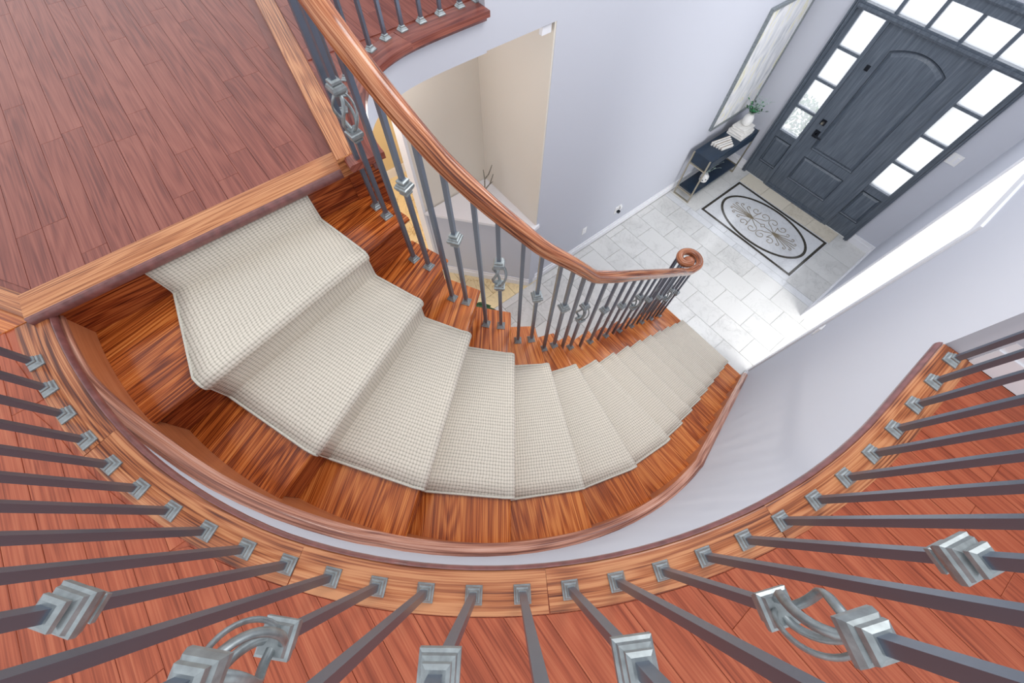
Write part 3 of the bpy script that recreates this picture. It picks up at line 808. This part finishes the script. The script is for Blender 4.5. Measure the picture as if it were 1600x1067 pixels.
def spline3(P, n):
    P = [Vector(p) for p in P]; L = [0]
    for i in range(1,len(P)): L.append(L[-1]+(P[i]-P[i-1]).length)
    out = []
    for i in range(n):
        s = L[-1]*i/(n-1); j = 0
        while j < len(P)-2 and L[j+1] < s: j += 1
        k = (s-L[j])/max(1e-9,L[j+1]-L[j]); p0,p1,p2,p3 = P[max(j-1,0)],P[j],P[j+1],P[min(j+2,len(P)-1)]
        out.append(.5*((2*p1)+(p2-p0)*k+(2*p0-5*p1+4*p2-p3)*k*k+(3*p1-p0-3*p2+p3)*k**3))
    return out
# stair balustrade: measured shoe positions (tread, x, y, underside of rail)
SB = [(1,-1.46,.345,3.905),(1,-1.378,.352,3.815),(2,-1.24,.366,3.72),(2,-1.155,.400,3.615),(3,-1.045,.438,3.513),(3,-.979,.484,3.412),(4,-.894,.541,3.315),(4,-.831,.602,3.222),
      (5,-.766,.682,3.112),(5,-.721,.754,3.012),(6,-.680,.845,2.912),(6,-.657,.918,2.828)]
for k in range(7, 15):
    for d in (.184, .063):
        y = CY-.007+RUN*(k-7)-d; y = 1.0 if (k,d) == (7,.184) else y; SB.append((k, {(7,.184):-.640,(7,.063):-.626,(8,.184):-.617}.get((k,d),-.612), y, 2.725 if (k,d)==(7,.184) else 2.623-.808*(y-1.087)))
sbal = empty('stair_balustrade', (0,0,0), 'oak handrail with scrolled volute on square iron balusters climbing the stair inner side', 'balustrade')
rail = []
for i, (k,x,y,zt) in enumerate(SB):
    nx = SB[min(i+1,len(SB)-1)]; pv = SB[max(i-1,0)]; rot = math.atan2(nx[2]-pv[2], nx[1]-pv[1])
    kind = 'plain'
    if i % 2 == 1: kind = 'basket' if (k-1) % 3 == 0 else 'knuckle'
    baluster(sbal, x, y, tz(k), zt+.012, rot, kind, .505)
    rail.append((x,y,zt+.03))
# volute at the foot
vc = (-.735,2.845); vz = 1.292
vol = []
for i in range(31):
    f = i/30; a = f*2*PI*.98; r = .123*(1-f)+.052*f; vol.append((vc[0]+r*math.cos(a), vc[1]+r*math.sin(a), vz))
low = [p for p in rail if p[1] < 2.52]
up_ext = [(-2.165,1.47,ZB+.98),(-2.16,1.2,ZB+.98),(-2.11,.96,ZB+.98),(-1.98,.76,ZB+.98),(-1.80,.60,ZB+.97),(-1.62,.48,ZB+.90),(-1.53,.39,ZB+.83)]
path = spline3(up_ext+low+[(-.612,2.62,1.405),(-.612,2.72,1.335)]+[vol[0]], 120)[:-1]+[Vector(p) for p in vol]
sweep('handrail', path, RAILP, M['rail'], sbal)
lathe('volute_eye', [(-.03,.034),(-.024,.046),(-.012,.054),(.006,.055),(.018,.048),(.026,.034),(.029,.012)], M['rail'], sbal, (vol[-1][0]-.028,vol[-1][1]-.004,vz), 24)
for i, (dx,dy) in enumerate(((.06,.07),(-.02,.115),(-.10,.05),(-.09,-.05),(-.01,-.09))):
    baluster(sbal, vc[0]+dx*.95, vc[1]+dy*.95, tz(15), vz-.02, i*1.2, 'knuckle' if i % 2 else 'plain', .50)
V, Fc = ngon_stack([(tz(15),.028),(tz(15)+.02,.028),(tz(15)+.03,.022),(vz-.03,.022)])
mesh('newel_post', [(v[0]+vc[0]-.02,v[1]+vc[1],v[2]) for v in V], Fc, M['iron'], sbal)
# hall balustrade (foreground)
hbal = empty('hall_balustrade', (0,0,0), 'curved hallway balustrade of square iron balusters on pewter shoes along the floor edge', 'balustrade')
HS = []
RS = 2.11; step = .1292
arc0 = R(-39.1)                    # shoe 13 of the row
base_s = 13
for i in range(0, 28):
    s = (i-base_s)*step/RS+arc0
    if s <= 0: x, y = CX+RS*math.cos(s), CY+RS*math.sin(s); rot = s
    else: x, y = CX+RS, CY+s*RS; rot = 0
    m6 = i % 6
    kind = 'plain' if i % 2 == 0 else ('basket' if m6 == 5 else 'knuckle')
    baluster(hbal, x, y, ZF, ZF+.925, rot, kind, .565)
HR = [(*pol(RS, -100+100*i/40), ZF+.955) for i in range(41)]+[(CX+RS,1.35,ZF+.955),(CX+RS,1.575,ZF+.955)]
sweep('handrail', HR, RAILP, M['rail'], hbal)
# gallery balustrade (far side)
gbal = empty('gallery_balustrade', (0,0,0), 'short gallery row of square iron balusters above the white curved fascia', 'balustrade')
GS = resample([(p[0]-.10 if p[1] > .7 else p[0]-.06, p[1]+ (0 if p[1] > .7 else -.05)) for p in EDGE[:9]], 12)
for i, p in enumerate(GS[:11]):
    nx = GS[min(i+1,11)]-GS[max(i-1,0)]
    baluster(gbal, p.x, p.y, ZB, ZB+.935, math.atan2(nx.y,nx.x), ('plain','knuckle','plain','basket')[i%4], .55)

# ------------------------------------------------------------------ front door with sidelights and transom
dr = structure(empty('door_1', (-.77,6.2,0)))
dr.location = (0,0,0)
YD = 6.2
def dbox(name, x0,x1,z0,z1,y0,y1,mat=None,parent=None): return box(name, x0,x1,YD+y0,YD+y1,z0,z1, mat or M['door'], parent or dr)
# outer frame with stepped casing
for nm, q in (('frame',(DX0,DX0+.055)),('frame',(DX1-.055,DX1))):
    dbox(nm, q[0], q[1], 0, DZ, -.03, .11)
dbox('frame', DX0, DX1, DZ-.06, DZ, -.03, .11)
for x0, x1 in ((DX0+.008,DX0+.022),(DX0+.034,DX0+.046),(DX1-.022,DX1-.008),(DX1-.046,DX1-.034)): dbox('frame_bead', x0, x1, 0, DZ, -.045, -.03)
dbox('frame_bead', DX0, DX1, DZ-.045, DZ-.02, -.045, -.03)
dbox('transom_bar', DX0+.05, DX1-.05, 2.165, 2.232, -.025, .09)
dbox('transom_bead', DX0+.05, DX1-.05, 2.185, 2.212, -.04, -.025)
dbox('transom_head', DX0+.05, DX1-.05, 2.46, 2.545, -.01, .08)
TXS = [-1.585+i*.336 for i in range(6)]
for i in range(5):
    x0, x1 = -1.605+i*.334+.018, -1.605+(i+1)*.334-.018
    if i == 0: x0 = DX0+.085
    if i == 4: x1 = DX1-.085
    p = dbox('pane', x0, x1, 2.232, 2.46, .03, .036, M['pane'])
    if i < 4: dbox('muntin', x1, x1+.038, 2.232, 2.46, .0, .06)
dbox('transom_stile', DX0+.05, DX0+.085, 2.232, 2.46, -.01, .08); dbox('transom_stile', DX1-.085, DX1-.05, 2.232, 2.46, -.01, .08)
# sidelights
def frame_of(name, x0,x1,z0,z1,w,y0,y1,parent):
    return boxes(name, [(x0,x1,YD+y0,YD+y1,z0,z0+w),(x0,x1,YD+y0,YD+y1,z1-w,z1),(x0,x0+w,YD+y0,YD+y1,z0+w,z1-w),(x1-w,x1,YD+y0,YD+y1,z0+w,z1-w)], M['door'], parent)
def raised(name, x0,x1,z0,z1,parent,yf):
    """raised panel: sunk margin with bevelled field"""
    d = .035
    V = [(x0,YD+yf,z0),(x1,YD+yf,z0),(x1,YD+yf,z1),(x0,YD+yf,z1),
         (x0+.012,YD+yf+.014,z0+.012),(x1-.012,YD+yf+.014,z0+.012),(x1-.012,YD+yf+.014,z1-.012),(x0+.012,YD+yf+.014,z1-.012),
         (x0+d,YD+yf-.004,z0+d),(x1-d,YD+yf-.004,z0+d),(x1-d,YD+yf-.004,z1-d),(x0+d,YD+yf-.004,z1-d)]
    Fc = []
    for r in (0,4):
        for i in range(4): j = (i+1)%4; Fc.append((r+i,r+j,r+4+j,r+4+i))
    Fc.append((8,9,10,11)); return mesh(name, V, Fc, M['door'], parent)
for side, x0, x1 in (('l',DX0+.055,-1.27),('r',-.245,DX1-.055)):
    sl = boxes('sidelight_frame', [(x0,x0+.065,YD+.01,YD+.07,0,2.165),(x1-.035,x1,YD+.01,YD+.07,0,2.165),(x0+.065,x1-.035,YD+.01,YD+.07,0,.24),(x0+.065,x1-.035,YD+.01,YD+.07,.655,.755)], M['door'], dr) if side == 'l' else \
         boxes('sidelight_frame', [(x0,x0+.04,YD+.01,YD+.07,0,2.165),(x1-.03,x1,YD+.01,YD+.07,0,2.165),(x0+.04,x1-.03,YD+.01,YD+.07,0,.24),(x0+.04,x1-.03,YD+.01,YD+.07,.655,.755)], M['door'], dr)
    g0, g1 = (x0+.065,x1-.035) if side == 'l' else (x0+.04,x1-.03)
    raised('sidelight_panel', g0+.01, g1-.01, .25, .645, sl, .012); box('panel_ground', g0, g1, YD+.028, YD+.06, .24, .655, M['door'], sl)
    box('sill_bead', g0, g1, YD-.004, YD+.012, .735, .757, M['door'], sl)
    for i in range(4):
        z0 = .757+i*.3515; z1 = z0+.3515-.03
        if i == 3: z1 = 2.165
        box('pane', g0, g1, YD+.035, YD+.041, z0, z1, M['pane'], sl)
        if i < 3: box('muntin', g0, g1, YD+.012, YD+.06, z1, z1+.03, M['door'], sl)
dbox('mullion_post', -1.305, -1.262, 0, 2.165, -.012, .09); dbox('mullion_post', -.262, -.20, 0, 2.165, -.012, .09)
# slab: stiles, rails, arched upper panel, lower panel
X0, X1 = -1.262, -.262
slab = boxes('door_slab', [(X0,-1.075,YD+.012,YD+.055,.02,2.158),(-.455,X1,YD+.012,YD+.055,.02,2.158),(-1.075,-.455,YD+.012,YD+.055,.02,.245),(-1.075,-.455,YD+.012,YD+.055,.625,.74)], M['door'], dr)
def archz(x):
    u = (x+.765)/.31; return 1.955+.085*(1-u*u)
n = 16; V, Fc = [], []
for i in range(n+1):
    x = -1.075+.62*i/n
    V += [(x,YD+.012,archz(x)),(x,YD+.012,2.158),(x,YD+.03,archz(x))]
for i in range(n):
    a = 3*i; Fc += [(a,a+3,a+4,a+1),(a+2,a+5,a+3,a)]
mesh('arched_top_rail', V, Fc, M['door'], slab)
box('panel_ground', -1.075, -.455, YD+.028, YD+.05, .74, 2.06, M['door'], slab)
box('panel_ground', -1.075, -.455, YD+.028, YD+.05, .245, .625, M['door'], slab)
raised('lower_panel', -1.068, -.462, .252, .618, slab, .012)
outer = [(-1.068,.747),(-.462,.747)]+[(-.462-.606*i/16, archz(-.462-.606*i/16)-.007) for i in range(17)]
def shrink(P, d):
    c = Vector((-.765,1.38)); out = []
    for p in P:
        out.append((p[0]+(d if p[0] < c.x else -d)*min(1,abs(p[0]-c.x)/.25), p[1]+(d if p[1] < c.y else -d)))
    return out
r0, r1, r2 = outer, shrink(outer,.014), shrink(outer,.042); n = len(outer)
V = [(p[0],YD+.010,p[1]) for p in r0]+[(p[0],YD+.0275,p[1]) for p in r1]+[(p[0],YD+.008,p[1]) for p in r2]; Fc = []
for r in (0,n):
    for i in range(n): j = (i+1)%n; Fc.append((r+i,r+j,r+n+j,r+n+i))
Fc.append(tuple(2*n+i for i in range(n)))
mesh('upper_panel', V, Fc, M['door'], slab)
dbox('threshold', X0, X1, 0, .02, -.02, .1, M['door'])
dbox('bottom_sweep', X0, X1, .022, .05, -.002, .012, M['door'], slab)
def disc_y(name, x, z, r, y0, y1, mat, parent, sides=16):
    V, Fc = ngon_stack([(0,r),(y1-y0,r*.85)], sides, 0); V = [(x+v[0], YD+y1-v[2]-(y1-y0)*0, z+v[1]) for v in V]
    return mesh(name, V, Fc, mat, parent)
box('lock_plate', -1.19, -1.125, YD-.002, YD+.012, 1.05, 1.115, M['iron_dark'], slab)
disc_y('deadbolt_turn', -1.157, 1.082, .018, -.03, -.002, M['silver'], slab)
box('handle_plate', -1.175, -1.105, YD-.002, YD+.012, .885, .975, M['iron_dark'], slab)
tubes('lever', [[(-1.14,YD,.935),(-1.14,YD-.05,.935),(-1.11,YD-.058,.934),(-1.03,YD-.055,.93)]], .010, M['iron_dark'], slab, 8)
box('peephole_plate', -1.175, -1.13, YD+.002, YD+.012, 1.72, 1.775, M['iron_dark'], slab)

# ------------------------------------------------------------------ things in the foyer
# console table
ct = empty('console_table', (-1.89,5.43,0), 'slim navy console table with champagne metal legs against the foyer wall', 'console table'); ct.location = (0,0,0)
cx0, cx1, cy0, cy1 = -2.045, -1.755, 4.905, 5.985
box('table_top', cx0, cx1, cy0, cy1, .565, .725, M['navy'], ct)
box('drawer_front', cx1, cx1+.006, cy0+.03, cy1-.03, .59, .70, M['navy'], ct)
box('shelf', cx0+.01, cx1-.01, cy0+.04, cy1-.02, .115, .14, M['navy'], ct)
for x in (cx0+.009, cx1-.009):
    for y in (cy0-.009, cy1+.009): box('leg', x-.009, x+.009, y-.009, y+.009, 0, .725, M['champagne'], ct)
for y in (cy0-.009, cy1+.009):
    box('crossbar', cx0+.018, cx1-.018, y-.008, y+.008, .545, .563, M['champagne'], ct); box('foot_bar', cx0+.018, cx1-.018, y-.009, y+.009, .0, .018, M['champagne'], ct)
    box('shelf_bar', cx0+.018, cx1-.018, y-.008, y+.008, .118, .136, M['champagne'], ct)
# stack of white books with vase
z = .725
for i, (w, l, h, rot) in enumerate(((.24,.30,.035,.04),(.225,.28,.03,-.06),(.21,.26,.03,.1),(.20,.24,.025,-.02))):
    bk = empty('book', (-1.90,5.72,z), ('largest white book, lowest of the stack on the console table','white book second from the bottom of the console stack','white book third from the bottom of the console stack','smallest white book, on top of the stack under the vase')[i], 'book', 'white books stacked on the console')
    bk.rotation_euler = (0,0,rot)
    box('cover', -w/2, w/2, -l/2, l/2, 0, .004, M['paper'], bk); box('cover', -w/2, w/2, -l/2, l/2, h-.004, h, M['paper'], bk)
    box('pages', -w/2+.006, w/2-.006, -l/2+.006, l/2-.006, .004, h-.004, M['ceramic'], bk); box('spine', -w/2-.002, -w/2+.004, -l/2, l/2, 0, h, M['paper'], bk)
    z += h
vs = empty('vase', (-1.90,5.74,z), 'white vase of green and grey leaf sprigs standing on the stacked books', 'vase')
lathe('vase_body', [(0,.04),(.01,.055),(.06,.072),(.11,.06),(.14,.04),(.16,.045)], M['ceramic'], vs)
def sprig(parent, base, L, lean, az, nl, mat, name='sprig', lw=.022):
    P = []; V, Fc = [], []
    for i in range(9):
        f = i/8; P.append(Vector((base[0]+lean*L*f*f*math.cos(az), base[1]+lean*L*f*f*math.sin(az), base[2]+L*f*(1-.25*lean*f))))
    st = tubes(name, [P], .0028, mat, parent, 5, .4)
    for i in range(nl):
        f = .3+.7*i/(nl-1); j = min(int(f*8),7); p = P[j].lerp(P[j+1], f*8-j); a = az+i*2.4+random.uniform(-.3,.3)
        d = Vector((math.cos(a),math.sin(a),.45)).normalized(); s = d.cross(Vector((0,0,1))).normalized(); ll = lw*random.uniform(1.5,2.2)
        n = len(V); V += [tuple(p), tuple(p+d*ll*.5+s*lw*.5), tuple(p+d*ll), tuple(p+d*ll*.5-s*lw*.5), tuple(p+d*ll*.5+Vector((0,0,-.004)))]
        Fc += [(n,n+1,n+4),(n+1,n+2,n+4),(n+2,n+3,n+4),(n+3,n,n+4)]
    mesh('leaves', V, Fc, mat, st)
for i in range(9): sprig(vs, (0,0,.13), random.uniform(.10,.17), random.uniform(.5,1.1), i*.7, 9, M['leaf'] if i % 3 else M['leafdark'], lw=.026)
for i in range(6): sprig(vs, (0,0,.13), random.uniform(.2,.27), random.uniform(.4,.8), .3+i*.42, 11, M['leafgrey'], lw=.016)
# bundle of folded white and tan booklets lying fanned on the table
for i in range(5):
    bx = empty('booklet', (-1.945+.034*i,5.33-.012*i,.725), ('longest white booklet with a tan cover, beside the wall in the console row','white booklet second from the wall in the row on the console','middle white booklet with a tan cover in the row on the console','white booklet second from the front edge in the console row','shortest white booklet with a tan cover, by the console front edge')[i], 'booklet', 'row of booklets on the console')
    bx.rotation_euler = (0,0,-.22)
    box('pages', -.009, .009, -.16+.02*i, .16-.01*i, 0, .045-.004*i, M['paper'], bx); box('cover', -.0115, -.009, -.16+.02*i, .16-.01*i, 0, .046-.004*i, M['tancover'] if i % 2 == 0 else M['paper'], bx)
# white ornament on the lower shelf
orn = empty('shelf_vase', (-1.87,5.28,.14), 'squat white pierced vase with pale sprigs on the lower console shelf', 'vase')
lathe('vase_body', [(0,.045),(.01,.06),(.05,.066),(.09,.06),(.11,.035),(.13,.03)], M['ceramic'], orn)
for i in range(10):
    a = i*PI/5; V, Fc = ngon_stack([(0,.009),(.004,.008)], 8, 0)
    o = mesh('pierced_hole', V, Fc, M['navy'], orn); o.location = (.064*math.cos(a),.064*math.sin(a),.05+.02*(i%2)); o.rotation_euler = (0,PI/2,a)
for i in range(5): sprig(orn, (0,0,.11), random.uniform(.14,.22), .9, .9+i*.35, 6, M['leafgrey'], lw=.018)
# wall art
art = empty('wall_art', (XLW+.02,5.68,1.54), 'tall framed pale abstract canvas hung above the console table', 'picture'); art.location = (0,0,0)
ax0, ay0, ay1, az0, az1 = XLW, 5.17, 6.13, .875, 2.25
boxes('frame', [(ax0,ax0+.035,ay0,ay1,az0,az0+.03),(ax0,ax0+.035,ay0,ay1,az1-.03,az1),(ax0,ax0+.035,ay0,ay0+.03,az0+.03,az1-.03),(ax0,ax0+.035,ay1-.03,ay1,az0+.03,az1-.03)], M['pewter'], art)
box('canvas', ax0+.004, ax0+.022, ay0+.03, ay1-.03, az0+.03, az1-.03, M['art'], art)
# outlets and switches
def plate_x(name, x, y, z, w, h, label, cat, sgn=1, grp=None):
    o = empty(name, (x,y,z), label, cat, grp)
    box('cover_plate', 0, sgn*.006, -w/2, w/2, -h/2, h/2, M['plate'], o); return o
o = plate_x('wall_outlet', XLW, 2.95, .40, .075, .115, 'white wall outlet nearer the niche ledge on the foyer wall', 'outlet')
for dz in (-.025,.025): box('socket', .006, .009, -.016, .016, dz-.014, dz+.014, M['white'], o)
o = plate_x('wall_outlet', XLW, 3.58, .40, .115, .115, 'white wall outlet with a dark plug pushed in', 'outlet')
for dz in (-.025,.025): box('socket', .006, .009, -.016, .016, dz-.014, dz+.014, M['white'], o)
box('plug', .009, .045, -.018, .018, -.04, -.012, M['iron_dark'], o); box('night_light', .009, .03, .02, .05, .0, .05, M['plate'], o)
o = empty('light_switch', (.225,6.2,1.405), 'white light switch plate beside the front door', 'switch')
box('cover_plate', -.06, .06, -.006, 0, -.058, .058, M['plate'], o)
for dx in (-.03,.03): box('rocker', dx-.016, dx+.016, -.011, -.006, -.034, .034, M['white'], o)
o = plate_x('light_switch', XW, 3.15, 1.31, .075, .115, 'white light switch at the wall end near the stair foot', 'switch', -1)
box('rocker', -.011, -.006, -.016, .016, -.034, .034, M['white'], o)
o = empty('wall_sensor', (-2.13,2.0,2.95), 'small white wedge sensor at the top corner of the niche opening', 'sensor')
prism('sensor_body', [(-.03,-.05),(.0,-.05),(.0,.03),(-.02,.035)], -.03, .02, M['white'], o)
# branch ornament on the ledge
tw = empty('branch_sculpture', (-2.80,1.84,1.10), 'small silver branch sculpture standing on the white niche ledge', 'ornament')
lathe('base', [(0,.05),(.012,.05),(.02,.03),(.03,.012)], M['silver'], tw)
tubes('branch', [[(0,0,.02),(.02,.01,.12),(.0,.03,.24),(-.03,.04,.34)],[(.02,.01,.12),(.07,.05,.22),(.08,.09,.33)],[(.0,.03,.24),(.04,.06,.32),(.05,.1,.42)],[(.07,.05,.22),(.11,.06,.27)]], .009, M['silver'], tw, 6, .45)
# plant half hidden below the stairs
pp = empty('potted_plant', (-2.02,1.12,0), 'dark green broad-leaved plant in a pale pot on the floor under the stairs', 'plant')
lathe('pot', [(0,.09),(.02,.10),(.2,.13),(.24,.135),(.25,.12)], M['pot'], pp)
for i in range(11):
    az = i*2*PI/11; V, Fc = [], []; L = random.uniform(.2,.3); d = Vector((math.cos(az),math.sin(az),0)); s = Vector((-d.y,d.x,0))
    for j in range(6):
        f = j/5; c = d*L*f+Vector((0,0,.24+.26*f-.30*f*f)); w = .055*math.sin(PI*min(1,f*.92+.06)); V += [tuple(c+s*w), tuple(c+Vector((0,0,-.006))), tuple(c-s*w)]
    for j in range(5): a = 3*j; Fc += [(a,a+3,a+4,a+1),(a+1,a+4,a+5,a+2)]
    mesh('leaf', V, Fc, M['leafdark'], pp, smooth=True)

# ------------------------------------------------------------------ outside the door: porch slab and shrub
structure(box('floor_porch', -4.5, 3.5, 6.36, 11, -.12, -.04, M['porch']))
sh = empty('porch_shrub', (-1.74,7.35,-.04), 'round green shrub outside the lower pane of the door sidelight', 'shrub')
V, Fc = [], []
for i in range(900):
    a, b2 = random.uniform(0,2*PI), math.acos(random.uniform(-.6,1)); r = random.uniform(.26,.36)
    p = Vector((r*math.sin(b2)*math.cos(a), r*math.sin(b2)*math.sin(a), .34+r*.95*math.cos(b2))); d = Vector((random.uniform(-1,1),random.uniform(-1,1),random.uniform(-.3,1))).normalized(); s = d.orthogonal().normalized()
    n = len(V); V += [tuple(p), tuple(p+d*.03+s*.016), tuple(p+d*.06), tuple(p+d*.03-s*.016)]; Fc.append((n,n+1,n+2,n+3))
mesh('foliage', V, Fc, M['bush'], sh)
tubes('stem', [[(0,0,0),(.02,0,.2),(.0,.02,.4)]], .02, M['tancover'], sh)
